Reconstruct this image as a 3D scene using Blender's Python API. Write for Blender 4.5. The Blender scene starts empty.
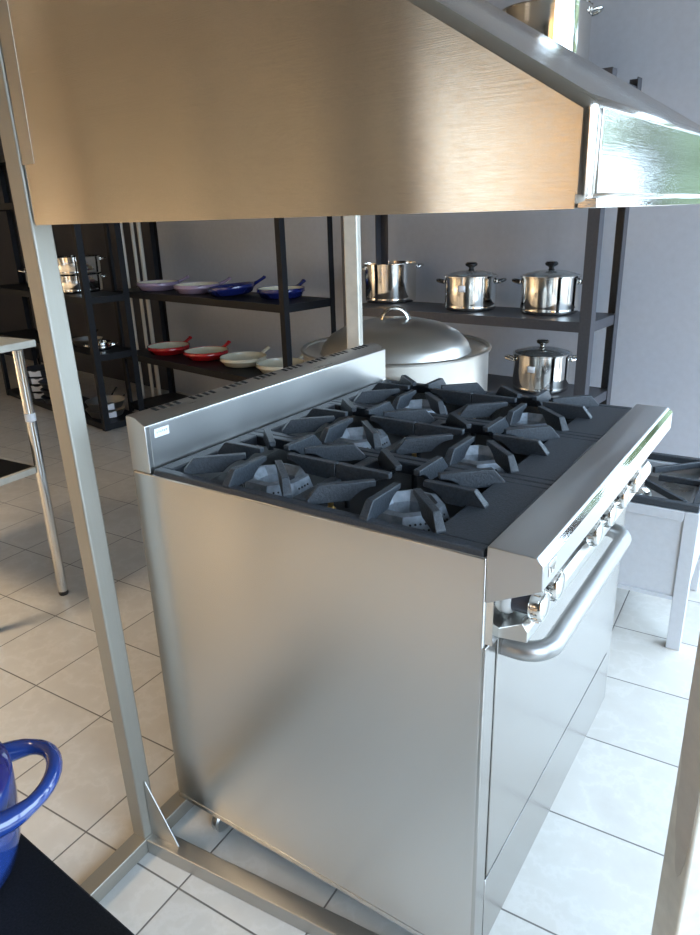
import bpy, bmesh, math, random
from mathutils import Vector, Matrix, Euler
random.seed(7)
SC = bpy.context.scene
COL = SC.collection
PI = math.pi

# ------------------------------------------------------------------ camera
cam_d = bpy.data.cameras.new('camera'); cam = bpy.data.objects.new('camera', cam_d); COL.objects.link(cam)
cam_d.sensor_fit = 'HORIZONTAL'; cam_d.sensor_width = 36.0; cam_d.lens = 36.0 * 700.84 / 700.0
cam_d.clip_start = 0.02; cam_d.clip_end = 200
R_ = Vector((0.83190183, 0.55415224, -0.0292342)); U_ = Vector((-0.16505107, 0.2973869, 0.94038246)); F_ = Vector((-0.52980892, 0.77748076, -0.33886013))
cam.matrix_world = Matrix(((R_.x, U_.x, -F_.x, 1.11181), (R_.y, U_.y, -F_.y, -0.85358), (R_.z, U_.z, -F_.z, 1.42207), (0, 0, 0, 1)))
SC.camera = cam
# ------------------------------------------------------------------ world, sun, exposure
SC.view_settings.view_transform = 'Standard'; SC.view_settings.look = 'None'
SC.view_settings.exposure = 0.43; SC.view_settings.gamma = 1.0; SC.view_settings.use_curve_mapping = False
SC.cycles.use_denoising = True
SC.cycles.max_bounces = 8; SC.cycles.diffuse_bounces = 4; SC.cycles.glossy_bounces = 5
SC.cycles.sample_clamp_indirect = 6.0; SC.cycles.caustics_reflective = False; SC.cycles.caustics_refractive = False
W = bpy.data.worlds.new('sky'); SC.world = W; W.use_nodes = True
bg = W.node_tree.nodes['Background']; bg.inputs[0].default_value = (0.60, 0.79, 1.0, 1); bg.inputs[1].default_value = 7.4
def lamp(name, kind, energy, color, loc=(0, 0, 0), rot=(0, 0, 0), **kw):
    d = bpy.data.lights.new(name, kind); d.energy = energy; d.color = color
    for k, v in kw.items(): setattr(d, k, v)
    o = bpy.data.objects.new(name, d); o.location = loc; o.rotation_euler = rot; COL.objects.link(o); return o
# late-morning sun from behind the building (+Y): lights the street side, stays out of the shop
sun = lamp('sun', 'SUN', 6.0, (1.0, 0.90, 0.74), angle=0.01)
sun.rotation_euler = Vector((0.60, -0.52, -0.61)).to_track_quat('-Z', 'Y').to_euler()
# daylight through the open shop front on the right
win = lamp('shopfront_daylight', 'AREA', 1, (1, 1, 1), loc=(2.62, .2, 1.6), shape='RECTANGLE', size=5.0, size_y=3.2)
win.rotation_euler = Vector((-1, 0, 0)).to_track_quat('-Z', 'Y').to_euler(); win.data.cycles.is_portal = True
# ------------------------------------------------------------------ materials
def srgb(r, g, b):
    f = lambda c: (c / 255 / 12.92) if c / 255 <= .04045 else ((c / 255 + .055) / 1.055) ** 2.4
    return (f(r), f(g), f(b), 1)
class N:
    def __init__(s, name):
        s.m = bpy.data.materials.new(name); s.m.use_nodes = True; s.t = s.m.node_tree; s.b = s.t.nodes['Principled BSDF']
    def n(s, typ, **kw):
        x = s.t.nodes.new(typ)
        for k, v in kw.items():
            if k.startswith('i_'): x.inputs[k[2:].replace('_', ' ')].default_value = v
            else: setattr(x, k, v)
        return x
    def l(s, a, b): s.t.links.new(a, b)
    def coords(s, scale=(1, 1, 1), rot=(0, 0, 0), kind='Object'):
        c = s.n('ShaderNodeTexCoord'); mp = s.n('ShaderNodeMapping'); mp.inputs['Scale'].default_value = scale; mp.inputs['Rotation'].default_value = rot
        s.l(c.outputs[kind], mp.inputs['Vector']); return mp.outputs['Vector']
    def noise(s, vec, scale, detail=3, rough=.5):
        x = s.n('ShaderNodeTexNoise'); x.inputs['Scale'].default_value = scale; x.inputs['Detail'].default_value = detail; x.inputs['Roughness'].default_value = rough
        s.l(vec, x.inputs['Vector']); return x.outputs['Fac']
    def ramp(s, fac, stops):
        x = s.n('ShaderNodeValToRGB'); e = x.color_ramp.elements
        while len(e) < len(stops): e.new(.5)
        for k, (p, c) in enumerate(stops): e[k].position = p; e[k].color = c if len(c) == 4 else (*c, 1)
        s.l(fac, x.inputs['Fac']); return x.outputs['Color']
    def bump(s, h, strength, dist=.01, normal=None):
        x = s.n('ShaderNodeBump'); x.inputs['Strength'].default_value = strength; x.inputs['Distance'].default_value = dist
        s.l(h, x.inputs['Height'])
        if normal: s.l(normal, x.inputs['Normal'])
        return x.outputs['Normal']
    def rng(s, fac, a, b):
        x = s.n('ShaderNodeMapRange'); x.inputs['To Min'].default_value = a; x.inputs['To Max'].default_value = b; s.l(fac, x.inputs['Value']); return x.outputs['Result']
def steel(name, col, rough, aniso=0.0, wave=0.0, grain=(2, 2, 120), rvar=.06, smudge=True, fb=.05, arot=0.0, wscale=(1, 1, .35), wn=3.0, sm=.04):
    k = N(name); b = k.b
    b.inputs['Metallic'].default_value = 1.0
    v = k.coords(grain); fine = k.noise(v, 6, 4, .6)
    vb = k.coords((1, 1, 1)); blot = k.noise(vb, 4, 2, .5)
    if smudge:
        c = k.ramp(blot, [(.2, tuple(x * .92 for x in col[:3])), (.8, col[:3])]); k.l(c, b.inputs['Base Color'])
    else: b.inputs['Base Color'].default_value = (*col[:3], 1)
    mx = k.n('ShaderNodeMath', operation='ADD'); k.l(k.rng(fine, rough - rvar, rough + rvar), mx.inputs[0]); k.l(k.rng(blot, -sm, sm), mx.inputs[1])
    k.l(mx.outputs[0], b.inputs['Roughness'])
    nrm = k.bump(fine, fb, .002) if fb else None
    if wave: nrm = k.bump(k.noise(k.coords(wscale), wn, 0, .4), wave, .05, nrm)
    if nrm: k.l(nrm, b.inputs['Normal'])
    if aniso:
        b.inputs['Anisotropic'].default_value = aniso
        t = k.n('ShaderNodeTangent', direction_type='RADIAL', axis='Z'); k.l(t.outputs[0], b.inputs['Tangent']); b.inputs['Anisotropic Rotation'].default_value = arot
    return k.m
def paint(name, col, rough, spec=.5, coat=0.0, speck=0.0, bump=0.0, scale=60, metallic=0.0):
    k = N(name); b = k.b
    b.inputs['Roughness'].default_value = rough; b.inputs['Specular IOR Level'].default_value = spec; b.inputs['Coat Weight'].default_value = coat; b.inputs['Coat Roughness'].default_value = .06
    b.inputs['Metallic'].default_value = metallic
    v = k.coords(); f = k.noise(v, scale, 4, .6)
    d = max(speck, .04)
    k.l(k.ramp(f, [(.3, tuple(x * (1 - d) for x in col[:3])), (.75, tuple(min(1, x * (1 + d)) for x in col[:3]))]), b.inputs['Base Color'])
    if bump: k.l(k.bump(f, bump, .004), b.inputs['Normal'])
    return k.m
M = {}
M['steel_panel'] = steel('brushed_steel_panel', (.60, .592, .575), .27, .6, .26, arot=.25, wscale=(1, 1, .6), wn=2.6, fb=.0, rvar=.0, sm=.0, smudge=False)
M['steel_hood'] = steel('brushed_steel_hood', (.58, .545, .50), .17, .85, .22, grain=(1, 1, 160), arot=.25, wscale=(1, 1, .22), wn=4.5)
M['steel_top'] = steel('brushed_steel_ledge', (.55, .55, .55), .34, .4, .03, grain=(90, 2, 90))
M['steel_bright'] = steel('polished_steel', (.74, .73, .70), .10, 0, .03, rvar=.02)
M['steel_mirror'] = steel('mirror_steel', (.78, .76, .72), .05, 0, .02, rvar=.015, smudge=False)
M['splash'] = steel('splash_plate_steel', (.60, .60, .59), .34, 0, .03, rvar=.03, fb=.0)
M['steel_satin'] = steel('satin_steel', (.62, .61, .59), .30, 0, .02)
M['steel_post'] = steel('tube_steel', (.42, .395, .345), .55, .2, .05, grain=(60, 60, 2))
M['steel_dull'] = steel('dull_steel_rail', (.47, .455, .43), .42, 0, .06, grain=(3, 60, 60))
M['steel_handle'] = steel('satin_handle_steel', (.40, .40, .40), .38, 0, .01)
M['aluminium'] = steel('spun_aluminium', (.60, .585, .55), .30, .5, .0, grain=(1, 1, 30), rvar=.02)
M['door_steel'] = steel('oven_door_steel', (.48, .465, .445), .20, .2, .04)
M['post_pale'] = paint('stained_pale_metal', (.62, .58, .50), .42, .5, 0, .12, .05, 22, .35)
M['iron'] = paint('cast_iron_enamel', (.027, .034, .043), .46, .55, .0, .45, .35, 240)
M['iron_plate'] = paint('cast_iron_plate', (.026, .031, .039), .50, .55, .0, .5, .25, 300)
M['tray'] = paint('drip_tray_dark', (.012, .013, .015), .5, .4)
M['burner'] = None
M['brass'] = paint('brass_fitting', (.62, .40, .14), .3, .5, 0, .1, 0, 60, 1.0)
M['rack_black'] = paint('black_powder_coat', (.010, .010, .012), .5, .25, 0, .2, .04, 90)
M['rack_grey'] = paint('lightened_powder_coat', (.052, .052, .060), .42, .5, 0, .15, .04, 90)  # lighter copy of the black rack coat; daylight on the right rack painted in
M['rubber'] = paint('black_rubber', (.012, .012, .012), .6)
M['bakelite'] = paint('black_bakelite', (.010, .010, .011), .18, .5, .3)
M['knob_black'] = paint('knob_black_grip', (.022, .024, .036), .4)
M['white_plastic'] = paint('white_knob_face', (.55, .545, .52), .3, .5, .2)
M['label'] = paint('white_paper_label', (.82, .83, .86), .6)
M['label_ink'] = paint('faded_label_ink', (.45, .46, .50), .6)
M['red'] = paint('red_enamel', (.48, .012, .016), .14, .5, .7)
M['cream'] = paint('cream_enamel', (.70, .65, .50), .16, .5, .6)
M['lavender'] = paint('lavender_enamel', (.33, .25, .36), .18, .5, .6)
M['navy'] = paint('navy_enamel', (.012, .020, .14), .12, .5, .7)
M['blue'] = paint('cobalt_enamel', (.013, .036, .165), .10, .5, .9)
M['blue_dark'] = paint('deep_blue_enamel', (.012, .014, .11), .12, .5, .8)
M['black_top'] = paint('black_table_top', (.009, .009, .010), .45, .15, .0, .5, .12, 420)
M['wood_edge'] = paint('pale_board_edge', (.58, .54, .46), .45, .5, 0, .1, 0, 30)
M['film'] = paint('peeling_protective_film', (.50, .46, .40), .32, .5, .2, .08, .2, 30)
M['stove_grey'] = paint('grey_enamelled_sheet', (.55, .57, .60), .28, .5, .3, .03)
M['pole_white'] = paint('pale_glossy_tube', (.66, .60, .50), .22, .5, .4)
k = N('clear_glass_lid'); k.b.inputs['Base Color'].default_value = (.75, .78, .78, 1); k.b.inputs['Roughness'].default_value = .03; k.b.inputs['Transmission Weight'].default_value = .85; k.b.inputs['IOR'].default_value = 1.3; M['glass'] = k.m
# burner: pale drilled cast metal
k = N('drilled_burner_metal'); b = k.b; b.inputs['Metallic'].default_value = .55; b.inputs['Roughness'].default_value = .5
k.l(k.ramp(k.noise(k.coords(), 70, 4), [(.3, (.16, .185, .215)), (.7, (.27, .30, .34))]), b.inputs['Base Color']); M['burner'] = k.m
M['port'] = paint('burner_port_dark', (.006, .006, .007), .8)
# backguard slots
M['slot'] = paint('vent_slot_dark', (.008, .008, .008), .8)
# floor tiles
S_ = 0.3126; TH = 0.0459; TX, TY = -0.8456, 0.151
k = N('marbled_floor_tile'); b = k.b
tc = k.n('ShaderNodeTexCoord')
def mth(op, a, bb=None):
    x = k.n('ShaderNodeMath', operation=op)
    for idx, q in enumerate((a, bb)):
        if q is None: continue
        if isinstance(q, (int, float)): x.inputs[idx].default_value = q
        else: k.l(q, x.inputs[idx])
    return x.outputs[0]
sx = k.n('ShaderNodeSeparateXYZ'); k.l(tc.outputs['Object'], sx.inputs[0])
dx = mth('SUBTRACT', sx.outputs[0], TX); dy = mth('SUBTRACT', sx.outputs[1], TY)
ca, sa = math.cos(TH), math.sin(TH)
uu = mth('DIVIDE', mth('ADD', mth('MULTIPLY', dx, ca), mth('MULTIPLY', dy, sa)), S_)
vv = mth('DIVIDE', mth('ADD', mth('MULTIPLY', dx, -sa), mth('MULTIPLY', dy, ca)), S_)
def edge(w_): # distance to nearest grid line
    fr = mth('FRACT', mth('ADD', w_, 1000.5)); return mth('ABSOLUTE', mth('SUBTRACT', fr, .5))
dist = mth('MINIMUM', edge(uu), edge(vv))
gm = k.n('ShaderNodeMapRange', interpolation_type='SMOOTHSTEP'); k.l(dist, gm.inputs['Value']); gm.inputs['From Min'].default_value = .0045; gm.inputs['From Max'].default_value = .0095
cell = k.n('ShaderNodeCombineXYZ'); k.l(mth('FLOOR', uu), cell.inputs[0]); k.l(mth('FLOOR', vv), cell.inputs[1])
wn = k.n('ShaderNodeTexWhiteNoise'); k.l(cell.outputs[0], wn.inputs['Vector'])
off = k.n('ShaderNodeVectorMath', operation='MULTIPLY_ADD'); k.l(wn.outputs['Color'], off.inputs[0]); off.inputs[1].default_value = (9, 9, 9); k.l(tc.outputs['Object'], off.inputs[2])
vein = k.noise(off.outputs[0], 7, 7, .62)
base = k.ramp(vein, [(.30, (.65, .605, .545)), (.48, (.69, .65, .59)), (.52, (.73, .69, .635)), (.56, (.69, .65, .59)), (.8, (.66, .615, .555))])
tint = k.n('ShaderNodeMix', data_type='RGBA', blend_type='MULTIPLY'); tint.inputs['Factor'].default_value = 1
k.l(base, tint.inputs['A']); k.l(k.ramp(wn.outputs['Value'], [(0, (.94, .94, .94)), (1, (1, 1, 1))]), tint.inputs['B'])
mixg = k.n('ShaderNodeMix', data_type='RGBA'); k.l(gm.outputs[0], mixg.inputs['Factor']); mixg.inputs['A'].default_value = (.16, .145, .13, 1); k.l(tint.outputs['Result'], mixg.inputs['B'])
k.l(mixg.outputs['Result'], b.inputs['Base Color'])
k.l(k.rng(gm.outputs[0], .7, .22), b.inputs['Roughness']); b.inputs['Specular IOR Level'].default_value = .45
k.l(k.bump(gm.outputs[0], .35, .002), b.inputs['Normal']); M['tile'] = k.m
M['wall'] = paint('grey_wall_paint', (.50, .535, .60), .75, .3, 0, .03, .05, 30)
M['ceil'] = paint('darkened_ceiling', (.24, .235, .225), .85, .2)  # unseen ceiling, darkened to cut bounce light on the left wall
M['tan'] = paint('tan_facade', (.60, .30, .10), .8, .2, 0, .1, 0, 1.2)
M['pale'] = paint('pale_facade', (.72, .66, .56), .8, .2, 0, .1, 0, 1.2)
M['dark_door'] = paint('dark_doorway', (.05, .045, .04), .6)
M['pave'] = paint('grey_pavement', (.24, .23, .21), .9, .2, 0, .08, 0, 3)
M['leaf'] = paint('green_leaves', (.17, .22, .13), .6, .3, 0, .5, 0, 6)
M['bark'] = paint('grey_bark', (.16, .12, .09), .9)
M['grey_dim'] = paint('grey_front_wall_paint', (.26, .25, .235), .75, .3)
M['warm_wall'] = paint('beige_side_wall', (.52, .43, .32), .8, .3)
M['wall_shade'] = paint('painted_wall_shade', (.05, .05, .058), .7, .3)
M['dark_wall'] = paint('dark_grey_wall', (.10, .10, .105), .8, .3)

# ------------------------------------------------------------------ mesh helpers
class MB:
    def __init__(s): s.bm = bmesh.new()
    def box(s, c, size, rot=None):
        r = bmesh.ops.create_cube(s.bm, size=1)
        mat = Matrix.Translation(c) @ (rot.to_matrix().to_4x4() if isinstance(rot, Euler) else (rot or Matrix.Identity(4))) @ Matrix.Diagonal((*size, 1))
        bmesh.ops.transform(s.bm, matrix=mat, verts=r['verts']); return s
    def span(s, a, b): # box by two corners
        a, b = Vector(a), Vector(b); return s.box((a + b) / 2, tuple(abs(x) for x in (b - a)))
    def prism(s, poly, y0, y1, frame=None):
        # poly in (x,z), extruded along y
        f = frame or Matrix.Identity(4)
        A = [s.bm.verts.new(f @ Vector((x, y0, z))) for x, z in poly]; B = [s.bm.verts.new(f @ Vector((x, y1, z))) for x, z in poly]
        n = len(poly); s.bm.faces.new(A); s.bm.faces.new(B[::-1])
        for i in range(n): s.bm.faces.new((A[i], B[i], B[(i + 1) % n], A[(i + 1) % n]))
        bmesh.ops.recalc_face_normals(s.bm, faces=s.bm.faces[:]); return s
    def hexa(s, bot, top): # 4 bottom + 4 top verts
        A = [s.bm.verts.new(v) for v in bot]; B = [s.bm.verts.new(v) for v in top]
        fs = [s.bm.faces.new(A[::-1]), s.bm.faces.new(B)]
        for i in range(4): fs.append(s.bm.faces.new((A[i], A[(i + 1) % 4], B[(i + 1) % 4], B[i])))
        bmesh.ops.recalc_face_normals(s.bm, faces=fs); return s
    def tube(s, pts, r, seg=12, closed=False, taper=None, flat=1.0):
        pts = [Vector(p) for p in pts]; n = len(pts); rings = []
        up = Vector((0, 0, 1)); prev = None
        for i, p in enumerate(pts):
            a = pts[(i - 1) % n] if (closed or i > 0) else p; c = pts[(i + 1) % n] if (closed or i < n - 1) else p
            t = (c - a).normalized()
            if prev is None:
                ref = up if abs(t.z) < .9 else Vector((1, 0, 0)); x = t.cross(ref).normalized()
            else: x = (prev - t * prev.dot(t)).normalized()
            prev = x; y = t.cross(x).normalized(); rr = r if taper is None else r * taper[i]
            rings.append([s.bm.verts.new(p + rr * (math.cos(2 * PI * j / seg) * x + flat * math.sin(2 * PI * j / seg) * y)) for j in range(seg)])
        m = n if closed else n - 1; fs = []
        for i in range(m):
            A, B = rings[i], rings[(i + 1) % n]
            for j in range(seg): fs.append(s.bm.faces.new((A[j], A[(j + 1) % seg], B[(j + 1) % seg], B[j])))
        if not closed: fs += [s.bm.faces.new(rings[0][::-1]), s.bm.faces.new(rings[-1])]
        bmesh.ops.recalc_face_normals(s.bm, faces=fs); return s
    def lathe(s, prof, seg=48, mat=None, closed=False):
        # prof list of (r,z); closed = loop profile (solid ring / shell)
        mat = mat or Matrix.Identity(4); rings = []
        for r, z in prof:
            if r < 1e-6: rings.append([s.bm.verts.new(mat @ Vector((0, 0, z)))])
            else: rings.append([s.bm.verts.new(mat @ Vector((r * math.cos(2 * PI * j / seg), r * math.sin(2 * PI * j / seg), z))) for j in range(seg)])
        fs = []; n = len(rings)
        for i in range(n if closed else n - 1):
            A, B = rings[i], rings[(i + 1) % n]
            for j in range(seg):
                j2 = (j + 1) % seg
                if len(A) == 1 and len(B) == 1: continue
                if len(A) == 1: fs.append(s.bm.faces.new((A[0], B[j], B[j2])))
                elif len(B) == 1: fs.append(s.bm.faces.new((A[j], B[0], A[j2])))
                else: fs.append(s.bm.faces.new((A[j], B[j], B[j2], A[j2])))
        bmesh.ops.recalc_face_normals(s.bm, faces=fs); return s
    def build(s, name, mat, parent=None, bevel=0, seg=2, angle=35, loc=None, rot=None):
        me = bpy.data.meshes.new(name); s.bm.to_mesh(me); s.bm.free()
        for p in me.polygons: p.use_smooth = True
        me.set_sharp_from_angle(angle=math.radians(angle))
        o = bpy.data.objects.new(name, me); COL.objects.link(o)
        if mat: me.materials.append(M[mat] if isinstance(mat, str) else mat)
        if parent: o.parent = parent
        if loc: o.location = loc
        if rot: o.rotation_euler = rot
        if bevel:
            b = o.modifiers.new('bevel', 'BEVEL'); b.width = bevel; b.segments = seg; b.limit_method = 'ANGLE'; b.angle_limit = math.radians(30); b.harden_normals = False
        return o
def thing(name, label, cat, loc=(0, 0, 0), rz=0, group=None, rot=None):
    o = bpy.data.objects.new(name, None); COL.objects.link(o); o.empty_display_size = .1
    o.location = loc; o.rotation_euler = rot or (0, 0, rz); o['label'] = label; o['category'] = cat
    if group: o['group'] = group
    return o
def dup(root, loc, rz, label, group=None):
    r = root.copy(); COL.objects.link(r); r.location = loc; r.rotation_euler = (0, 0, rz); r['label'] = label
    if group: r['group'] = group
    for ch in list(root.children):
        c = ch.copy(); COL.objects.link(c); c.parent = r
        for g in ch.children:
            d = g.copy(); COL.objects.link(d); d.parent = c
    return r
def struct(o): o['kind'] = 'structure'; return o
def arc(c, r, a0, a1, n, ax, ay):
    return [Vector(c) + r * (math.cos(a0 + (a1 - a0) * i / n) * Vector(ax) + math.sin(a0 + (a1 - a0) * i / n) * Vector(ay)) for i in range(n + 1)]

# ------------------------------------------------------------------ setting
struct(MB().span((-8, -6, -.12), (3.0, 4.4, 0)).build('floor', 'tile'))
WR = -math.atan(.123)
wb = MB().span((-8.6, 0, 0), (.80, .15, 3.3)); wb.span((.80, 0, 2.9), (2.5, .15, 3.3)); wb = wb.build('wall_back', 'wall'); wb.location = (.26, 2.85, 0); wb.rotation_euler = (0, 0, WR); struct(wb)
struct(MB().span((-7.6, -5, 0), (-7.4, 4.3, 3.3)).build('wall_left', 'warm_wall'))
struct(MB().span((-8, -5.2, 3.2), (3.0, 4.3, 3.4)).build('ceiling', 'ceil'))
wf = MB(); wf.span((-7.6, -5.1, 0), (-2.3, -4.9, 3.2)); wf.span((.55, -5.1, 0), (2.6, -4.9, 3.2)); wf.span((-2.3, -5.1, 2.4), (.55, -4.9, 3.2))
struct(wf.build('wall_front', 'grey_dim'))
for x0_, x1_ in ((-1.72, -1.60), (-.95, -.55), (-.12, -.04)): struct(MB().span((x0_, -5.06, 0), (x1_, -4.94, 2.4)).build('trim_4', 'grey_dim'))  # unseen posts added to band the hood's reflection
for i, (x0_, x1_) in enumerate(((-7.2, -6.9), (-6.3, -5.7), (-5.3, -5.2), (-4.7, -4.1), (-3.6, -3.5), (-3.1, -2.7))): struct(MB().span((x0_, -4.9, 0), (x1_, -4.82, 3.1)).build('trim_%d' % (6 + i), 'pale'))  # unseen pale strips added as bright streaks for the hood to reflect
for i, (y0_, y1_) in enumerate(((-4.2, -3.9), (-3.3, -2.6), (-2.1, -2.0), (-1.5, -1.0), (-.6, -.5))): struct(MB().span((-7.4, y0_, 0), (-7.32, y1_, 3.1)).build('trim_%d' % (12 + i), 'pale'))  # more added strips, on the left wall, for the hood's reflection
struct(MB().span((2.6, -5.1, 0), (2.75, -2.3, 3.2)).build('wall_right', 'grey_dim'))
struct(MB().span((1.70, 2.58, 0), (1.87, 2.66, 2.95)).build('trim_5', 'rack_grey'))
for n_, (a, b_) in enumerate((((2.55, -5.0, 0), (2.65, -4.9, 3.2)), ((2.55, -.9, 0), (2.65, -.82, 3.2)), ((2.55, 0.75, 0), (2.65, .83, 3.2)))):
    struct(MB().span(a, b_).build('trim_%d' % (n_ + 1), 'rack_grey'))
def fill_lamp(x, y, label, power):  # added unseen lamp: warms the left floor and what the hood reflects
    t = thing('fill_lamp', label, 'lamp', (x, y, 3.2), 0, 'warm fill lamps added out of view')
    MB().lathe([(0, 0), (.52, 0), (.52, -.05), (.505, -.05), (.50, -.012), (0, -.012)], 28).build('fill_housing', 'ceil', t)
    MB().lathe([(0, -.02), (.495, -.02), (.495, -.045), (0, -.05)], 28).build('fill_lens', 'label', t)
    l = lamp('fill_light', 'AREA', power, (1.0, .78, .52), loc=(0, 0, -.056), shape='DISK', size=1.0, spread=1.7); l.parent = t
fill_lamp(-5.7, -2.6, 'unseen round warm fill lamp added nearest the left side wall', 170)
fill_lamp(-1.9, -1.3, 'unseen round warm fill lamp added nearest the steel work table', 30)
struct(MB().span((-4.3, -.03, 0), (0, -.005, 3.2)).build('wall_shade_sheet', 'wall_shade')).location = (-3.60, 2.85 + .123 * 3.86, 0)  # dark sheet over the left back wall, painting in its shade
bpy.data.objects['wall_shade_sheet'].rotation_euler = (0, 0, WR)
# the street beyond the open shop front (seen only in reflections)
struct(MB().span((-25, -30, -.22), (40, 30, -.13)).build('street_ground', 'pave'))
fa = MB()
struct(fa.span((-14, -12.5, -.13), (14, -12, 12)).build('street_facade', 'tan'))
for i, (x0, x1, m_) in enumerate(((-9.5, -7.6, 'dark_door'), (-6.2, -5.2, 'pale'), (-4.3, -2.9, 'dark_door'), (-1.1, -.5, 'pale'), (.5, 1.1, 'dark_door'))):
    struct(MB().span((x0, -12.02, -.13), (x1, -11.9, 4.5)).build('street_facade_bay', m_))
def tree(x, y, h, label):
    t = thing('street_tree', label, 'tree', (x, y, -.13))
    MB().tube([(0, 0, 0), (.05, 0, h * .3), (.02, .04, h * .55)], .14, 10).build('trunk', 'bark', t)
    bm = MB()
    for i in range(46):
        a = random.uniform(0, 6.28); r = random.uniform(0, h * .30); z = h * random.uniform(.30, .95)
        res = bmesh.ops.create_icosphere(bm.bm, subdivisions=2, radius=h * random.uniform(.045, .09))
        for v in res['verts']: v.co = v.co * (1 + random.uniform(-.3, .3)) + Vector((r * math.cos(a), r * math.sin(a), z))
    bm.build('crown', 'leaf', t)['kind'] = 'stuff'
tree(3.0, 10.0, 5.0, 'tall green street tree straight behind the open back corner')
tree(4.3, 6.4, 3.4, 'green street tree outside the open shop front, by the corner')
tree(8.2, 4.0, 4.6, 'tall green street tree outside the open shop front, further from the corner')

# ------------------------------------------------------------------ gas range
RW, RD = 0.9, 0.7627
ZT, ZB = 0.9513, 0.1135
gr = thing('gas_range', 'stainless steel six-burner gas range with black iron grates in the foreground', 'stove')
MB().prism([(0, ZB), (RD, ZB), (RD, ZT), (0, ZT)], 0, .012).build('side_panel', 'steel_panel', gr, .003)
MB().prism([(0, ZB), (RD, ZB), (RD, ZT), (0, ZT)], RW - .012, RW).build('side_panel', 'steel_panel', gr, .003)
MB().span((.002, .012, ZB), (.012, RW - .012, ZT)).build('back_panel', 'steel_satin', gr)
MB().span((.001, -.0009, ZB - .0005), (RD - .001, .002, ZB + .011)).build('bottom_hem', 'steel_panel', gr, .0004, 1)
MB().span((.012, .012, ZB + .002), (RD - .03, RW - .012, .86)).build('oven_body', 'steel_satin', gr)
MB().span((.012, .0125, .86), (.75, RW - .0125, .868)).build('drip_tray', 'tray', gr)
MB().span((RD - .030, .0005, ZB), (RD + .0045, .0425, .80)).build('front_stile', 'door_steel', gr, .002)
MB().span((RD - .030, RW - .0425, ZB), (RD + .0045, RW - .0005, .80)).build('front_stile', 'door_steel', gr, .002)
MB().span((RD - .03, .0435, ZB), (RD + .0052, RW - .0435, .2850)).build('kick_panel', 'door_steel', gr, .0005, 1)
MB().span((RD - .02, .0455, .2852), (RD + .0052, RW - .0455, .2943)).build('door_gap_shade', 'rubber', gr)  # dark strip filling the gap, stands in for the shadow under the door
door = MB().span((RD - .02, .0455, .2945), (RD + .0065, RW - .0455, .798)).build('oven_door', 'door_steel', gr, .0012)
# oven handle: thick tube with rounded corners
hx, hz, r_ = RD + .072, .765, .045
pts = [(RD + .005, .075, hz)] + [tuple(v) for v in arc((hx - r_, .075 + r_, hz), r_, -PI / 2, 0, 8, (1, 0, 0), (0, 1, 0))]
y1 = .60
pts += [tuple(v) for v in arc((hx - r_, y1 - r_, hz), r_, 0, PI / 2, 8, (1, 0, 0), (0, 1, 0))] + [(RD + .005, y1, hz)]
MB().tube(pts, .0165, 20).build('door_handle', 'steel_handle', door)
# valve panel, lip and ledge
MB().prism([(RD - .03, .805), (RD + .012, .805), (RD + .012, .93), (RD - .03, .93)], .005, RW - .005).build('valve_panel', 'steel_bright', gr)
MB().prism([(RD + .010, .822), (RD + .048, .842), (RD + .057, .830), (RD + .057, .812), (RD + .010, .806)], .03, RW - .03).build('lower_lip', 'steel_satin', gr, .001)
XF, XC = 0.835, 0.8464
MB().prism([(RD + .0005, .8776), (XC, .9201), (XC, .9609), (XF, .9709), (RD + .0005, .9709)], 0, RW).build('front_ledge', 'steel_top', gr, .0012, 1)
bp = MB().prism([(XF + .0006, .9700), (XC + .0006, .9612), (XC + .0004, .9606), (XF, .9695)], .002, RW - .002).build('ledge_chamfer', 'steel_mirror', gr)
# maker's badge near the corner
bd = MB().span((XC + .0002, .022, .934), (XC + .0016, .052, .957)).build('maker_badge', 'steel_bright', gr, .0008)
bm_ = MB(); bm_.box((XC + .0018, .037, .9475), (.0012, .020, .0025)); bm_.box((XC + .0018, .031, .9435), (.0012, .0025, .010)); bm_.box((XC + .0018, .043, .9435), (.0012, .0025, .010))
bm_.build('badge_motif', 'steel_dull', bd)
tilt = Matrix.Rotation(math.radians(-14), 4, 'Y')
def knob(y):
    base = Matrix.Translation((RD + .012, y, .862)) @ Matrix.Rotation(PI / 2, 4, 'Y') @ Matrix.Rotation(0, 4, 'X')
    g = MB().lathe([(0, .006), (.0185, .006), (.0185, .040), (0, .040)], 28, base).build('knob', 'knob_black', gr, .001)
    MB().lathe([(0, 0), (.026, 0), (.026, .006), (.022, .012), (0, .012)], 28, base).build('knob_skirt', 'white_plastic', g)
    rim = MB().lathe([(.012, .040), (.0235, .040), (.0245, .043), (.0245, .056), (.0225, .059), (.0205, .059), (.0205, .0565), (.012, .0565)], 28, base, True)
    for q in range(14):
        a = 2 * PI * q / 14; rim.box(base @ Vector((.0247 * math.cos(a), .0247 * math.sin(a), .0495)), (.010, .004, .004), base.to_3x3().to_4x4() @ Matrix.Rotation(a, 4, 'Z') @ Matrix.Rotation(PI / 2, 4, 'Y'))
    rim.build('knob_ring', 'steel_bright', g)
    fc = MB().lathe([(0, .0562), (.0204, .0562), (.0204, .0572), (0, .0582)], 28, base)
    fc.build('knob_dial', 'white_plastic', g)
    ti = MB()
    for q in range(7):
        a = 2.4 + q * .62; ti.box(base @ Vector((.0155 * math.cos(a), .0155 * math.sin(a), .0577)), (.0035, .0008, .0006), base.to_3x3().to_4x4() @ Matrix.Rotation(a, 4, 'Z'))
    ti.build('dial_marks', 'label_ink', g)
for y in (.062, .135, .36, .455, .56, .66): knob(y)
MB().lathe([(0, 0), (.006, 0), (.006, .004), (0, .006)], 12, Matrix.Translation((RD + .012, .50, .895)) @ Matrix.Rotation(PI / 2, 4, 'Y')).build('indicator_light', 'red', gr)
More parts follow.
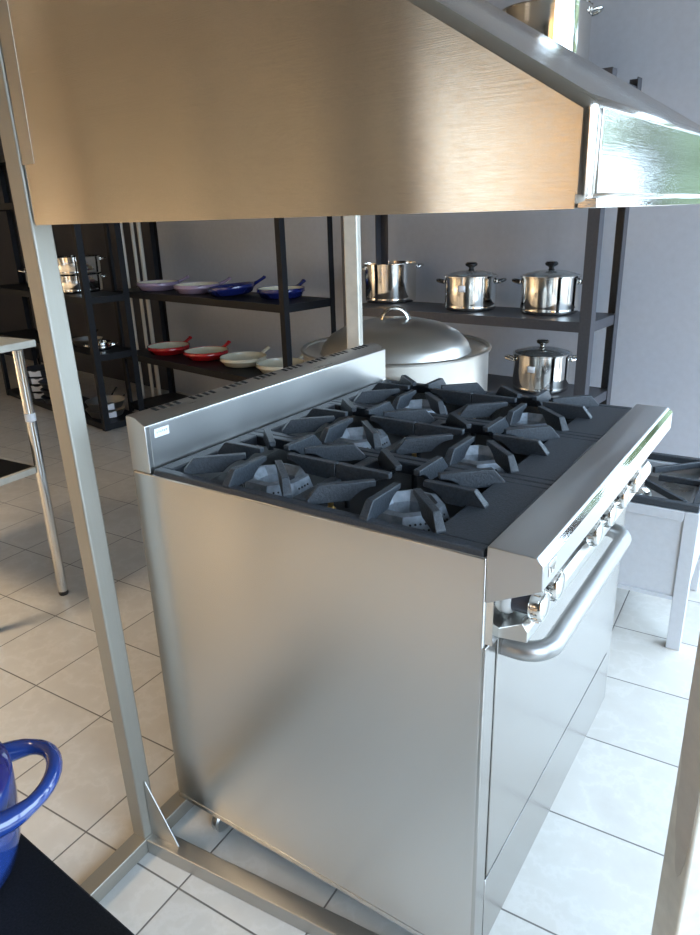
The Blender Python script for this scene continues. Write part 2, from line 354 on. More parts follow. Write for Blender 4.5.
# backguard: sheet steel box with slotted sloping top
ZG = 1.0652
bgp = [(0, ZT + .001), (.0524, ZT + .001), (.0528, 1.049), (.028, ZG - .002), (.003, ZG + .001), (0, ZG - .002)]
bk = MB().prism(bgp, .0005, RW + .004).build('backguard', 'steel_satin', gr, .0015)
MB().span((.0526, .012, ZT + .012), (.0536, RW - .004, 1.045)).build('splash_plate', 'splash', bk)
for g_ in range(8):
    sl = MB()
    for q in range(4):
        y = .063 + g_ * .1043 + q * .0197
        sl.box((.0155, y, ZG - .0005), (.017, .0095, .0016), Euler((0, .12, 0)))
    sl.build('vent_slots', 'slot', bk)
tg = MB().box((.0543, .040, 1.030), (.0012, .038, .018)).build('price_sticker', 'label', bk, .0004)
tk = MB()
for q in range(6): tk.box((.0551, .028 + q * .0048, 1.031 + .001 * (q % 2)), (.0006, .0028, .004))
tk.build('sticker_print', 'label_ink', tg)
# cast iron tops: three castings, each two cells and a plain front strip
ZC = .962
CY = (.133, .45, .775); CX = (.548, .250)
def finger(p0, p1, w, h, foot=True):
    # slim cast rib: foot at p0 (outer), tip at p1, arched underside
    p0, p1 = Vector((*p0, 0)), Vector((*p1, 0)); d = (p1 - p0).normalized(); n = Vector((-d.y, d.x, 0)); L = (p1 - p0).length
    m = MB()
    prof = [(0, ZC - .006), (0, ZC + .003), (.021, h), (L, h), (L, h - .0105)] if foot else [(0, ZC - .006), (0, h), (L, h), (L, h - .0105)]
    u0 = L * .62
    for i in range(1, 7):
        t = i / 6; prof.append((L - (L - u0) * t, h - .0105 - (h - .0105 - ZC + .006) * (t ** 2.2)))
    A, B = [], []
    for x, z in prof:
        wd = w / 2 * (1.25 if z < ZC + .006 and x < .01 else (1.0 if z > h - .004 else .86))
        A.append(m.bm.verts.new(p0 + d * x + n * wd + Vector((0, 0, z)))); B.append(m.bm.verts.new(p0 + d * x - n * wd + Vector((0, 0, z))))
    q = len(prof); m.bm.faces.new(A); m.bm.faces.new(B[::-1])
    for i in range(q): m.bm.faces.new((A[i], B[i], B[(i + 1) % q], A[(i + 1) % q]))
    bmesh.ops.recalc_face_normals(m.bm, faces=m.bm.faces[:]); return m
for j, cy in enumerate(CY):
    y0, y1_ = (.003, .2985) if j == 0 else ((.3015, .6075) if j == 1 else (.6105, .897))
    yc = (y0 + y1_) / 2; hy = (y1_ - y0) / 2
    g = MB(); zb_, zt_ = .9525, ZC
    X0, X1 = .058, .757
    xs = .664
    g.span((X0, y0, .938), (X1, y0 + .020, ZC)); g.span((X0, y1_ - .020, .938), (X1, y1_, ZC))
    g.span((X0, y0 + .020, .938), (X0 + .032, y1_ - .020, ZC)); g.span((.388, y0 + .020, .938), (.412, y1_ - .020, ZC)); g.span((xs, y0 + .020, .938), (X1, y1_ - .020, ZC))
    go = g.build('cooktop_grate', 'iron_plate', gr, .003)
    HT = ZC + .027
    for k_, cx in enumerate(CX):
        for a in range(8):
            an = a * PI / 4; c, s = math.cos(an), math.sin(an)
            if a % 2 == 0:
                inner = (k_ == 0 and c < -.5) or (k_ == 1 and c > .5)
                ro = .1475 if inner else (.150 if abs(c) > .5 else hy - .003)
                fm = finger((cx + ro * c, yc + ro * s), (cx + .034 * c, yc + .034 * s), .0135, HT, not inner)
            else:
                ro = .182; fm = finger((cx + ro * c, yc + ro * s * .97), (cx + .058 * c, yc + .058 * s), .0135, HT)
            fm.build('grate_finger', 'iron', go, .0012)
    for cx in CX:
        bo = MB().lathe([(.036, .905), (.040, .930), (.054, .946), (.066, .943), (.077, .913), (.077, .905)], 8, Matrix.Translation((cx, yc, -.004)) @ Matrix.Rotation(PI / 8, 4, 'Z'), True).build('burner', 'burner', gr, angle=20)
        ps = MB()
        for side in range(8):
            am = side * PI / 4; ap = .066 * math.cos(PI / 8)
            for row in range(2):
                z = .915 + .0105 * row; rr = (.0774 - (z - .909) * .365) * math.cos(PI / 8)
                for q in range(5):
                    t = (q - 2) * .0092 + (.0046 if row else 0)
                    if abs(t) > .0225: continue
                    p = Vector((cx + rr * math.cos(am) - t * math.sin(am), yc + rr * math.sin(am) + t * math.cos(am), z))
                    nrm = Matrix.Rotation(am, 4, 'Z') @ Matrix.Rotation(math.radians(71), 4, 'Y')
                    ps.lathe([(0, -.002), (.0022, -.002), (.0022, .0005), (0, .0005)], 6, Matrix.Translation(p) @ nrm)
        ps.build('burner_ports', 'port', bo)
        ba = MB().lathe([(0, .869), (.024, .869), (.020, .885), (.030, .904), (0, .904)], 16, Matrix.Translation((cx, yc, 0))).build('burner_throat', 'tray', bo)
    for (px, py) in ((.412 + .03, yc - .085), (.37, yc + .07)):
        pj_ = MB().lathe([(0, .868), (.006, .868), (.006, .926), (0, .926)], 10, Matrix.Translation((px, py, 0))).build('pilot_jet', 'tray', gr)
        MB().lathe([(0, .926), (.009, .926), (.009, .938), (.005, .942), (.005, .949), (0, .949)], 10, Matrix.Translation((px, py, 0))).build('brass_cap', 'brass', pj_)
# feet / castors
def castor(x, y):
    c = MB().lathe([(0, .05), (.018, .05), (.014, ZB + .001), (0, ZB + .001)], 14, Matrix.Translation((x, y, 0))).build('castor', 'steel_dull', gr)
    MB().lathe([(0, -.012), (.026, -.012), (.030, -.007), (.030, .007), (.026, .012), (0, .012)], 22, Matrix.Translation((x, y, .030)) @ Matrix.Rotation(PI / 2, 4, 'Y')).build('castor_wheel', 'steel_satin', c)
for x in (.075, .69):
    for y in (.06, .84): castor(x, y)

# ------------------------------------------------------------------ hood frame
FR = math.radians(3.5)
hf = thing('hood_frame', 'welded stainless tube frame standing on the floor around the gas range', 'frame', (-.049, -.072, 0), 0)
fm_ = lambda v, a: Matrix.Rotation(a, 4, 'Z') @ Vector(v)
def sq(p0, p1, w, h, name, mat, bevel=.0022, roll=0.0, parent=hf):
    p0, p1 = Vector(p0), Vector(p1); d = p1 - p0; L = d.length; q = d.to_track_quat('X', 'Z').to_matrix().to_4x4()
    return MB().box((0, 0, 0), (L, w, h)).bm and MB().box((p0 + p1) / 2, (L, w, h), q @ Matrix.Rotation(roll, 4, 'X')).build(name, mat, parent, bevel, 3)
def post(x, y, w, z0, z1, rz, mat): return MB().box((x, y, (z0 + z1) / 2), (w, w, z1 - z0), Matrix.Rotation(rz, 4, 'Z')).build('post', mat, hf, .004, 3)
o = post(0, 0, .042, .040, 2.10, math.radians(2), 'steel_post'); o.matrix_local = Matrix.Rotation(-.021, 4, 'Y')
fx = fm_((1, 0, 0), math.radians(5.5)); fy = fm_((0, 1, 0), FR)
sq(fx * .021, fx * 1.12, .042, .04, 'base_rail', 'steel_dull').location.z = .0205
sq(fy * -.62, fy * 1.04, .042, .04, 'base_rail', 'steel_post').location.z = .0205
pf = fy * 1.005 + Vector((.027, .018, 0))
o = post(pf.x, pf.y, .042, .040, 2.10, FR + .25, 'post_pale'); o['label'] = 'pale stained far post'
# right front post with peeling film
px_, py_ = 1.081 + .049, .0785 + .072
o = post(px_, py_, .060, .041, 2.10, math.radians(40), 'post_pale'); o['label'] = 'near right post with peeling film'
MB().box((px_, py_, .0205), (.14, .14, .041)).build('base_plate', 'steel_dull', hf)
# film strip on the left face, ragged lower edge (local plane of that face)
fn = MB(); nrm = Vector((math.cos(math.radians(220)), math.sin(math.radians(220)), 0)); tan_ = Vector((-nrm.y, nrm.x, 0))
prof = [(-.0275, 0.715), (-.027, 0.635), (-.0255, 0.575), (-.022, 0.520), (-.017, 0.490), (-.011, 0.477), (-.004, 0.483), (.001, 0.500), (.003, 0.525), (.010, 0.540), (.013, 0.575), (.018, 0.605), (.020, 0.655), (.025, 0.685), (.027, 0.735), (.0275, 1.200), (-.0275, 1.200)]
vs = [fn.bm.verts.new(Vector((px_, py_, 0)) + nrm * .0303 + tan_ * (-a) + Vector((0, 0, z))) for a, z in prof]
f_ = fn.bm.faces.new(vs); ex = bmesh.ops.extrude_face_region(fn.bm, geom=[f_]); bmesh.ops.translate(fn.bm, vec=nrm * .0006, verts=[v for v in ex['geom'] if isinstance(v, bmesh.types.BMVert)])
bmesh.ops.recalc_face_normals(fn.bm, faces=fn.bm.faces[:]); fn.build('protective_film', 'film', hf)
# gusset plate at the corner
gz = .0405
a_ = fx * .021; MB().hexa([a_ + Vector((0, -.0012, gz)), fx * .103 + Vector((0, -.0012, gz)), fx * .103 + Vector((0, .0012, gz)), a_ + Vector((0, .0012, gz))],
     [a_ + Vector((0, -.0012, .198)), fx * .024 + Vector((0, -.0012, .198)), fx * .024 + Vector((0, .0012, .198)), a_ + Vector((0, .0012, .198))]).build('gusset_plate', 'steel_dull', hf)

# ------------------------------------------------------------------ hood
HR = math.radians(-3)
HX0, HX1 = 0.0, .965
hl = thing('range_hood', 'large brushed stainless extractor hood hanging above the gas range', 'hood', (-.055, -.093, 0), HR)
HL = .565; zb_, zl_, = 1.4225, 1.514
sl_ = math.tan(math.radians(31.6)); zr_ = zl_ + sl_ * (HX1 - .10)
shell = MB().prism([(0, zb_), (HX1, zb_), (HX1, zl_), (.10, zr_), (0, zr_)], 0, HL)
hood = shell.build('canopy', 'steel_hood', hl, .012, 3)
MB().span((.003, -.0004, 1.517), (.040, .0005, zr_ - .01)).build('corner_flange', 'steel_dull', hl)
MB().span((.012, -.0008, zb_ - .0012), (HX1 - .0135, .004, zb_ + .0132)).build('bottom_hem', 'steel_hood', hl)
# front lip face and return flange
MB().span((HX1 - .0005, .016, zb_ + .012), (HX1 + .0014, HL - .016, zl_ - .006)).build('front_lip', 'steel_bright', hl, .0008)
MB().prism([(HX1 - .02, zb_ - .001), (HX1 + .006, zb_ - .001), (HX1 + .006, zb_ + .008), (HX1 - .02, zb_ + .008)], .004, HL - .004).build('bottom_flange', 'steel_mirror', hl, .0008)

# ------------------------------------------------------------------ racks
def rack(label, FRp, FLp, depth, zs, h, mat, pw=.042, thick=.045):
    FRp, FLp = Vector((*FRp, 0)), Vector((*FLp, 0)); d = FRp - FLp; L = d.length; rz = math.atan2(d.y, d.x)
    t = thing('storage_rack', label, 'rack', FLp, rz, 'dark metal storage racks along the back wall' if False else None)
    for x, sx_ in ((0, 1), (L, -1)):
        for y, sy_ in ((0, 1), (depth, -1)):
            m = MB(); a, b2 = pw, .004
            poly = [(0, 0), (a, 0), (a, b2), (b2, b2), (b2, a), (0, a)]
            A = [m.bm.verts.new((x + sx_ * p, y + sy_ * q, .002)) for p, q in poly]; B = [m.bm.verts.new((x + sx_ * p, y + sy_ * q, h)) for p, q in poly]
            n = len(poly); m.bm.faces.new(A); m.bm.faces.new(B[::-1])
            for i in range(n): m.bm.faces.new((A[i], B[i], B[(i + 1) % n], A[(i + 1) % n]))
            bmesh.ops.recalc_face_normals(m.bm, faces=m.bm.faces[:]); m.build('post', mat, t)
    for z in zs:
        m = MB().span((.005, .005, z - .006), (L - .005, depth - .005, z))
        s_ = m.build('shelf', mat, t)
        f = MB(); f.span((.0045, .0045, z - thick), (L - .0045, .012, z - .001)); f.span((.0045, depth - .0105, z - thick), (L - .0045, depth - .0045, z - .001))
        f.span((.0045, .012, z - thick), (.012, depth - .0105, z - .001)); f.span((L - .012, .012, z - thick), (L - .0045, depth - .0105, z - .001))
        f.build('shelf_rim', mat, s_)
    return t
rack('dark metal rack at right holding the lidded steel pots', (.26, 2.30), (-1.13, 2.42), .36, (.10, .58, .945, 1.485, 1.90), 1.935, 'rack_grey', .052)
rack('black metal rack in the middle holding the coloured enamel pans', (-1.48, 2.33), (-3.375, 2.64), .42, (.08, .475, .945, 1.50, 1.90), 1.935, 'rack_black', .040)
rack('black metal rack at far left behind the tall steel post', (-3.08, 2.18), (-4.85, 2.50), .33, (.05, .55, .945, 1.58, 1.90), 1.935, 'rack_black', .044)

# ------------------------------------------------------------------ pots
def pot_parts(t, r, h, lid=None, handles='steel', knob_c='bakelite', tag_ang=None, ha=0.0, mat='steel_mirror', flare=.0, lidmat='glass', htilt=0.0):
    w = .0025
    pr = [(0, 0), (r * .90, 0), (r * .955, .004), (r * .99, .012), (r * .992, .022), (r * .985, .026), (r, .034), (r, h * .8), (r * (1 + flare), h - .004), (r + .005 + r * flare, h - .002), (r + .005 + r * flare, h), (r - w + r * flare, h), (r - w, h * .8), (r - w, .010), (0, .008)]
    body = MB().lathe(pr, 56).build('pot_body', mat, t, angle=50)
    for sgn in (0, PI):
        a = ha + sgn; c, s = math.cos(a), math.sin(a); z = h - .022
        ax, ay = Vector((c, s, 0)), Vector((-s, c, 0)); o_ = ax * (r * .985) + Vector((0, 0, z)); wd = .038 if r > .1 else .03
        out = .042
        pts = [o_ + ay * wd - Vector((0, 0, .006)), o_ + ax * out * .55 + ay * wd * .95, o_ + ax * out * .9 + ay * wd * .6 + Vector((0, 0, .004)), o_ + ax * out + Vector((0, 0, .005)),
               o_ + ax * out * .9 - ay * wd * .6 + Vector((0, 0, .004)), o_ + ax * out * .55 - ay * wd * .95, o_ - ay * wd - Vector((0, 0, .006))]
        hm = MB().tube(pts, .0070, 10).build('pot_handle', 'bakelite' if handles == 'black' else 'steel_bright', t)
        MB().box(o_ + ax * .002, (.006, wd * 2.4, .018), Matrix.Rotation(a, 4, 'Z')).build('handle_bracket', 'steel_bright', hm, .002)
    if lid:
        rl = r + .003
        lp = [(0, h + .030), (rl * .45, h + .027), (rl * .8, h + .016), (rl * .96, h + .004), (rl * .96, h + .0015), (rl * .8, h + .0125), (rl * .45, h + .0235), (0, h + .0265)]
        l = MB().lathe(lp, 48).build('pot_lid', lidmat, t, angle=50)
        MB().lathe([(rl * .945, h + .0008), (rl + .003, h + .0008), (rl + .003, h + .006), (rl * .945, h + .0075)], 48, None, True).build('lid_rim', 'steel_bright', l)
        kz = h + .028
        MB().lathe([(0, kz), (.017, kz), (.012, kz + .009), (.013, kz + .016), (.029, kz + .024), (.032, kz + .033), (.024, kz + .041), (0, kz + .044)], 24).build('lid_knob', knob_c, l)
    if tag_ang is not None:
        a = tag_ang
        m = MB(); vs1 = []
        for q in range(5):
            aa = a + (q - 2) * .07 * .14 / r
            vs1.append((aa,))
        A = [m.bm.verts.new(((r + .001) * math.cos(x[0]), (r + .001) * math.sin(x[0]), h * .60)) for x in vs1]; B = [m.bm.verts.new(((r + .001) * math.cos(x[0]), (r + .001) * math.sin(x[0]), h * .60 + .030)) for x in vs1]
        for i in range(4): m.bm.faces.new((A[i], A[i + 1], B[i + 1], B[i]))
        ob = m.build('price_label', 'label', t); so = ob.modifiers.new('solid', 'SOLIDIFY'); so.thickness = .0008; so.offset = 1
    return t
camdir = lambda x, y: math.atan2(-.8536 - y, 1.1118 - x)
t = thing('open_stockpot', 'shiny steel pot without lid beside the pale post, on the right rack', 'pot', (-1.01, 2.73, .945)); pot_parts(t, .150, .215, handles='steel', ha=camdir(-1.03, 2.72) + 1.75, flare=.02)
t = thing('lidded_casserole', 'steel pot with black-knobbed lid, left of the two on the right rack shelf', 'pot', (-.43, 2.56, .945)); pot_parts(t, .132, .165, True, 'black', tag_ang=camdir(-.43, 2.56) - .35, ha=camdir(-.43, 2.56) + 1.5)
t = thing('lidded_casserole', 'steel pot with black-knobbed lid beside the right post of the right rack', 'pot', (-.02, 2.57, .945)); pot_parts(t, .138, .172, True, 'black', ha=camdir(-.02, 2.57) + 1.5)
t = thing('lidded_stockpot', 'steel pot with steel-knobbed glass lid on the lower shelf behind the grates', 'pot', (-.015, 2.50, .58)); pot_parts(t, .135, .178, True, 'steel', 'steel_mirror', tag_ang=camdir(.03, 2.5) - .35, ha=camdir(.03, 2.5) + 1.65)
t = thing('tall_stockpot', 'big steel pot with white label on top of the right rack, partly behind the hood', 'pot', (-.095, 2.50, 1.90)); pot_parts(t, .190, .315, None, 'steel', tag_ang=camdir(-.13, 2.56) - .55, ha=camdir(-.13, 2.56) + 1.45)
t = thing('tall_stockpot', 'big pale steel pot on the rack top, left of the white-labelled one', 'pot', (-.64, 2.60, 1.90)); pot_parts(t, .200, .40, None, 'steel', ha=.3, mat='steel_satin')

# great shallow cauldron with domed lid
cz, cr = .50, .345
t = thing('pot_stand', 'low steel stand under the huge aluminium pot', 'stand', (-.215, 1.42, 0))
MB().lathe([(0, .485), (.30, .485), (.30, .499), (0, .499)], 32).build('stand_top', 'steel_dull', t)
for a in range(4): MB().box((.22 * math.cos(a * PI / 2 + PI / 4), .22 * math.sin(a * PI / 2 + PI / 4), .2425), (.04, .04, .485)).build('leg', 'steel_dull', t, .003)
t = thing('huge_cooking_pot', 'huge round aluminium pot with a domed lid behind the gas range', 'pot', (-.215, 1.42, cz))
ph = .455
MB().lathe([(0, 0), (cr * .95, 0), (cr * .985, .012), (cr, .04), (cr, ph - .0105), (cr + .008, ph - .008), (cr + .010, ph - .001), (cr + .004, ph + .003), (cr - .004, ph), (cr - .006, ph - .02), (cr - .006, .02), (0, .012)], 72).build('pot_body', 'aluminium', t, angle=50)
lid = MB().lathe([(cr - .006, ph - .0105), (cr - .004, ph - .006), (.282, ph - .016), (.278, ph - .0105), (.272, ph + .010), (.24, ph + .046), (.18, ph + .078), (.10, ph + .097), (0, ph + .103), (0, ph + .100), (.10, ph + .094), (.18, ph + .074), (.24, ph + .042), (.268, ph + .006), (.276, ph - .020), (cr - .008, ph - .014)], 72).build('domed_lid', 'aluminium', t, angle=40)
ang = camdir(-.2, 1.4) + PI / 2
ax_ = (math.cos(ang), math.sin(ang), 0)
MB().tube([Vector(v) + Vector((0, 0, ph + .088)) for v in arc((0, 0, 0), .052, 0, PI, 14, ax_, (0, 0, 1.05))], .0105, 8, flat=.45).build('lid_handle', 'steel_bright', lid)
for s_ in (2.1, 2.1 + PI):
    MB().tube([(cr * math.cos(s_ - .14), cr * math.sin(s_ - .14), ph - .06), ((cr + .04) * math.cos(s_ - .12), (cr + .04) * math.sin(s_ - .12), ph - .06), ((cr + .04) * math.cos(s_ + .12), (cr + .04) * math.sin(s_ + .12), ph - .06), (cr * math.cos(s_ + .14), cr * math.sin(s_ + .14), ph - .06)], .008, 10).build('pot_handle', 'aluminium', t)

# ------------------------------------------------------------------ enamel pans
def pan(label, x, y, z, r, out, ins, ha, group, tiltx=0.0, tdir=0.0, h=.060, cat='pan', ring=True):
    rot = Matrix.Rotation(tdir, 3, 'Z') @ Matrix.Rotation(tiltx, 3, 'Y') @ Matrix.Rotation(-tdir, 3, 'Z')
    t = thing('enamel_pan', label, cat, (x, y, z), 0, group, rot.to_euler())
    ri = r - .006
    MB().lathe([(0, 0), (r * .74, 0), (r * .86, .008), (r * .965, h * .55), (r, h * .62), (r + .003, h * .68), (r, h * .74), (r + .002, h), (r - .002, h + .002), (ri, h - .001)], 44).build('pan_body', out, t, angle=50)
    MB().lathe([(ri + .0005, h - .0008), (ri - .004, h * .6), (ri * .86, .016), (ri * .70, .0095), (0, .0095), (0, .004), (ri * .7, .004), (ri * .9, .018), (ri, h * .6)], 44).build('pan_lining', ins, t, angle=50)
    c, s = math.cos(ha), math.sin(ha); ax, ay = Vector((c, s, 0)), Vector((-s, c, 0)); o_ = ax * (r - .002) + Vector((0, 0, h - .008))
    MB().tube([o_, o_ + ax * .025 + Vector((0, 0, .010)), o_ + ax * .055 + Vector((0, 0, .024)), o_ + ax * .070 + Vector((0, 0, .032)), o_ + ax * .080 + Vector((0, 0, .033))], .021, 12, taper=[1.0, .8, .8, 1.0, .5], flat=.6).build('pan_handle', out, t)
    sp = ha + PI / 2
    MB().prism([(r - .004, h - .0105), (r + .012, h + .001), (r - .004, h + .002)], -.012, .012, Matrix.Rotation(ha - PI / 2, 4, 'Z')).build('pouring_lip', out, t)
G1 = 'enamel pans on the middle rack'
pan('lavender enamel pan at the left end of the middle rack, on its upper shelf', -2.99, 2.75, .945, .150, 'lavender', 'cream', .9, G1)
pan('lavender enamel pan touching the tilted blue pan on the middle rack', -2.54, 2.70, .945, .158, 'lavender', 'cream', .9, G1)
pan('navy blue enamel pan propped at a tilt on the middle rack', -2.16, 2.64, .9525, .155, 'navy', 'navy', .75, G1, -.085, .5)
pan('flat-lying blue enamel pan with cream inside on the middle rack', -1.765, 2.66, .945, .150, 'navy', 'cream', 1.5, G1)
pan('red enamel pan at the left end of the lower shelf, middle rack', -3.00, 2.79, .475, .158, 'red', 'cream', 1.55, G1)
pan('red enamel pan next to the cream pans on the middle rack', -2.575, 2.76, .475, .158, 'red', 'cream', 1.5, G1)
pan('cream enamel pan next to the red pans on the middle rack', -2.165, 2.70, .475, .158, 'cream', 'cream', 1.4, G1)
pan('cream enamel pan behind the front post at the right end of the middle rack', -1.79, 2.64, .475, .156, 'cream', 'cream', 1.4, G1)

# ------------------------------------------------------------------ steel ware on the far left rack
def plainpot(name, label, x, y, z, r, h, cat='pot', lids=False, group=None):
    t = thing(name, label, cat, (x, y, z), 0, group)
    pot_parts(t, r, h, None, 'steel', ha=camdir(x, y) + 1.57)
    return t
plainpot('steel_casserole', 'lower shiny steel pot of the two stacked on the far left rack', -3.555, 2.475, .945, .185, .125)
plainpot('steel_casserole', 'upper shiny steel pot of the two stacked on the far left rack', -3.555, 2.475, 1.0712, .188, .125)
plainpot('steel_casserole', 'shiny steel pot just left of the tall steel post on the far left rack', -4.12, 2.57, .945, .12, .16)
def frypan(label, x, y, z, r, mat, ha, h=.05, tag=True, group=None, ta=.3):
    t = thing('frying_pan', label, 'pan', (x, y, z), 0, group)
    MB().lathe([(0, 0), (r * .72, 0), (r * .80, .004), (r, h), (r + .003, h + .001), (r - .003, h + .001), (r * .77, .008), (0, .006)], 36).build('pan_body', mat, t, angle=45)
    c, s = math.cos(ha), math.sin(ha); ax = Vector((c, s, 0)); o_ = ax * (r * .96) + Vector((0, 0, h - .01))
    MB().tube([o_, o_ + ax * .05 + Vector((0, 0, .012)), o_ + ax * .17 + Vector((0, 0, .034))], .010, 10, taper=[1, .8, 1.0], flat=.6).build('pan_handle', 'bakelite', t)
    if tag:
        a = camdir(x, y) + ta; cc, ss = math.cos(a), math.sin(a)
        MB().box((r * .93 * cc, r * .93 * ss, h * .56), (.0012, .095, .050), Matrix.Rotation(a, 4, 'Z') @ Matrix.Rotation(.25, 4, 'Y')).build('paper_label', 'label', t)
    return t
frypan('small dark frying pan with its handle raised, middle shelf of the far left rack', -3.52, 2.46, .55, .11, 'steel_dull', 2.2, tag=False)
plainpot('steel_bowl_pot', 'small shiny steel pot on the middle shelf of the far left rack', -3.27, 2.39, .55, .075, .055)
frypan('steel pan left of the tall steel post, middle shelf of the far left rack', -4.18, 2.60, .55, .11, 'steel_mirror', 2.4, .06, tag=False)
for i, (x, y, who) in enumerate(((-3.30, 2.375, 'right end of the far left rack'), (-4.00, 2.47, 'left side of the tall steel post'), (-4.32, 2.53, 'round steel table leg'))):
    n_ = (2, 3, 4)[i]; words = {2: ('lower', 'upper'), 3: ('lowest', 'middle', 'topmost'), 4: ('bottom', 'second lowest', 'second highest', 'topmost')}[n_]
    for q in range(n_):
        frypan('%s labelled pan in the floor-level stack by the %s' % (words[q], who), x + .008 * (q % 2), y, .05 + q * .062, .145, 'rack_grey' if i else 'steel_dull', 2.0 + .2 * q, .056, True, None, (.15, -.1, -.25)[i] - .1 * (q % 2))

# pale tubes standing in the gap between the racks
for i, (x, y, rr, lab) in enumerate(((-3.53, 2.92, .017, 'leftmost of three pale tubes standing upright against the back wall'), (-3.455, 2.965, .014, 'middle of three pale tubes standing upright against the back wall'), (-3.405, 2.99, .017, 'rightmost of three pale tubes standing upright against the back wall'))):
    o = MB().tube([(0, 0, 0), (0, 0, 1.1), (0, 0, 2.6)], rr, 14).build('upright_tube', 'pole_white'); o.location = (x, y, 0)
    o['label'] = lab; o['category'] = 'tube'; o['group'] = 'pale tubes against the back wall'

# ------------------------------------------------------------------ steel table at far left
st = thing('steel_work_table', 'tall narrow steel table with round legs at the left edge', 'table', (-1.292, .571, 0), math.radians(4))
TW, TD = .75, .31
for x, y in ((0, 0), (0, -TD), (-TW, 0), (-TW, -TD)):
    l_ = MB().tube([(x, y, .018), (x, y, 1.0)], .019, 18).build('leg', 'steel_bright', st)
    MB().lathe([(0, 0), (.016, 0), (.019, .006), (.019, .02), (0, .02)], 16, Matrix.Translation((x, y, 0))).build('leg_foot', 'rubber', l_)
    if (x, y) == (0, 0): MB().lathe([(.0195, .735), (.0199, .735), (.0199, .765), (.0195, .765)], 18, Matrix.Translation((x, y, 0)), True).build('leg_sticker', 'label', l_)
MB().span((-TW - .03, -TD - .03, 1.0005), (.008, .075, 1.026)).build('table_top', 'wood_edge', st, .003)
sh = MB().span((-TW + .02, -TD + .012, .545), (-.012, -.012, .557)).build('lower_shelf', 'black_top', st)
f = MB(); f.span((-TW, -.012, .535), (-.019, .003, .558)); f.span((-TW, -TD - .003, .535), (-.019, -TD + .012, .558)); f.span((-.014, -TD + .02, .535), (.003, -.02, .558)); f.build('shelf_rim', 'wood_edge', sh)

# ------------------------------------------------------------------ low stock-pot stove at right
ls = thing('stockpot_stove', 'low grey single-burner stove on the floor right of the gas range', 'stove', (.36, 1.405, 0), math.radians(2))
LW, LD, LH = .525, .50, .53
for x in (.022, LW - .022):
    for y in (.022, LD - .022): MB().box((x, y, LH / 2 - .012), (.044, .044, LH - .026), None).build('leg', 'stove_grey', ls, .002)
MB().span((.0445, .006, .20), (LW - .0445, .012, .468)).build('front_sheet', 'stove_grey', ls)
MB().span((.0445, LD - .012, .20), (LW - .0445, LD - .006, .468)).build('rear_sheet', 'stove_grey', ls)
for x in (.006, LW - .012): MB().span((x, .0445, .20), (x + .006, LD - .0445, .468)).build('side_sheet', 'stove_grey', ls)
fr = MB(); fr.span((.0445, 0, .470), (LW - .0445, .044, LH - .025)); fr.span((.0445, LD - .044, .470), (LW - .0445, LD, LH - .025)); fr.span((0, .0445, .470), (.044, LD - .0445, LH - .025)); fr.span((LW - .044, .0445, .470), (LW, LD - .0445, LH - .025)); fr.build('top_band', 'stove_grey', ls, .002)
fr2 = MB(); fr2.span((.03, .0, .1855), (LW - .045, .02, .1995)); fr2.build('lower_rail', 'stove_grey', ls)
MB().span((.0445, .0445, .44), (LW - .0445, LD - .0445, .446)).build('burner_tray', 'steel_satin', ls)
gt = MB(); e = .024; zt0, zt1 = LH - .024, LH
gt.span((0.004, .004, zt0), (LW - .004, .004 + e, zt1)); gt.span((.004, LD - .004 - e, zt0), (LW - .004, LD - .004, zt1)); gt.span((.004, .004 + e, zt0), (.004 + e, LD - .004 - e, zt1)); gt.span((LW - .004 - e, .004 + e, zt0), (LW - .004, LD - .004 - e, zt1))
gto = gt.build('trivet_frame', 'iron', ls, .003)
cxy = Vector((LW / 2, LD / 2, 0))
for a in range(8):
    d = Vector((math.cos(a * PI / 4), math.sin(a * PI / 4), 0)); L0 = (LW / 2 - .02) if a % 4 == 0 else ((LD / 2 - .02) if a % 2 == 0 else .30)
    p0, p1 = cxy + d * .10, cxy + d * L0
    MB().box((p0 + p1) / 2 + Vector((0, 0, LH - .012)), ((p1 - p0).length, .014, .022), Matrix.Rotation(a * PI / 4, 4, 'Z')).build('trivet_bar', 'iron', gto, .002)
bu = MB().lathe([(0, .446), (.085, .446), (.080, .468), (.055, .485), (0, .487)], 32, Matrix.Translation(cxy)).build('burner', 'steel_bright', ls)
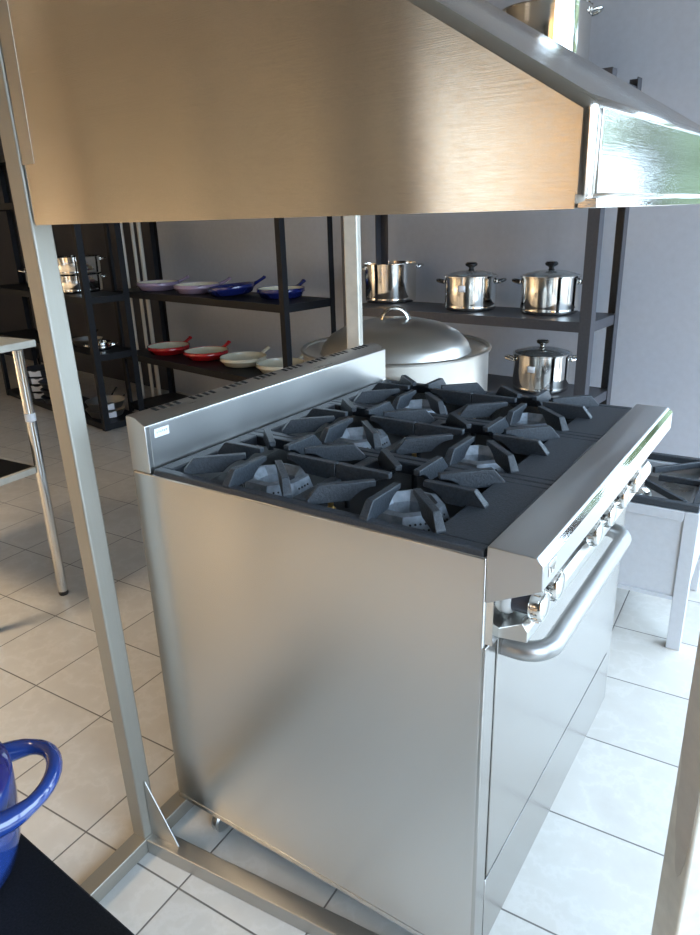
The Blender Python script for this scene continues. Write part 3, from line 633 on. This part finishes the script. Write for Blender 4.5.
MB().lathe([(.03, .4865), (.033, .490), (.037, .490), (.040, .485)], 32, Matrix.Translation(cxy), True).build('burner_ring', 'burner', bu)

# ------------------------------------------------------------------ black table and blue pot, lower left
bt = thing('black_display_table', 'black-topped display table in the lower left corner under the blue pot', 'table', (.655, -.566, 0), math.radians(-3))
MB().span((-1.25, -.62, .715), (-.012, 0, .75)).build('table_top', 'black_top', bt, .003)
MB().span((-.0118, -.62, .712), (.006, 0, .752)).build('edge_strip', 'steel_satin', bt, .002)
for x in (-1.2, -.05):
    for y in (-.57, -.05): MB().box((x, y, .357), (.04, .04, .714)).build('leg', 'steel_dull', bt, .003)
pr_ = .106
dp = thing('enamel_casserole', 'glossy cobalt blue enamelled pot with loop handle at the lower left edge', 'pot', (.391, -.6485, .7508))
ph = .112
MB().lathe([(0, 0), (pr_ * .80, 0), (pr_ * .90, .006), (pr_ * .965, .03), (pr_, .075), (pr_ + .001, ph - .004), (pr_ - .002, ph), (pr_ - .006, ph - .001), (pr_ - .007, .02), (0, .012)], 64).build('pot_body', 'blue', dp, angle=50)
lid = MB().lathe([(0, ph + .022), (pr_ * .5, ph + .019), (pr_ * .85, ph + .010), (pr_ * .98, ph + .0035), (pr_ * 1.0, ph + .001), (pr_ * .96, ph + .0005), (0, ph + .001)], 64).build('pot_lid', 'blue_dark', dp, angle=50)
MB().lathe([(0, ph + .021), (.010, ph + .021), (.009, ph + .030), (.022, ph + .038), (.018, ph + .046), (0, ph + .048)], 24).build('lid_knob', 'blue', lid)
for an in (math.radians(56), math.radians(236)):
    ax, ay = Vector((math.cos(an), math.sin(an), 0)), Vector((-math.sin(an), math.cos(an), 0)); o_ = ax * (pr_ - .020) + Vector((0, 0, ph - .022))
    pts = []
    for q in range(17):
        a = -PI / 2 + PI * q / 16; pts.append(o_ + ay * (.056 * math.sin(a)) + ax * (.063 * max(0, math.cos(a)) ** .8) + Vector((0, 0, .012 * math.cos(a))))
    MB().tube(pts, .0088, 16, taper=[1.5, 1.35, 1.2] + [1.0] * 11 + [1.2, 1.35, 1.5]).build('loop_handle', 'blue', dp)
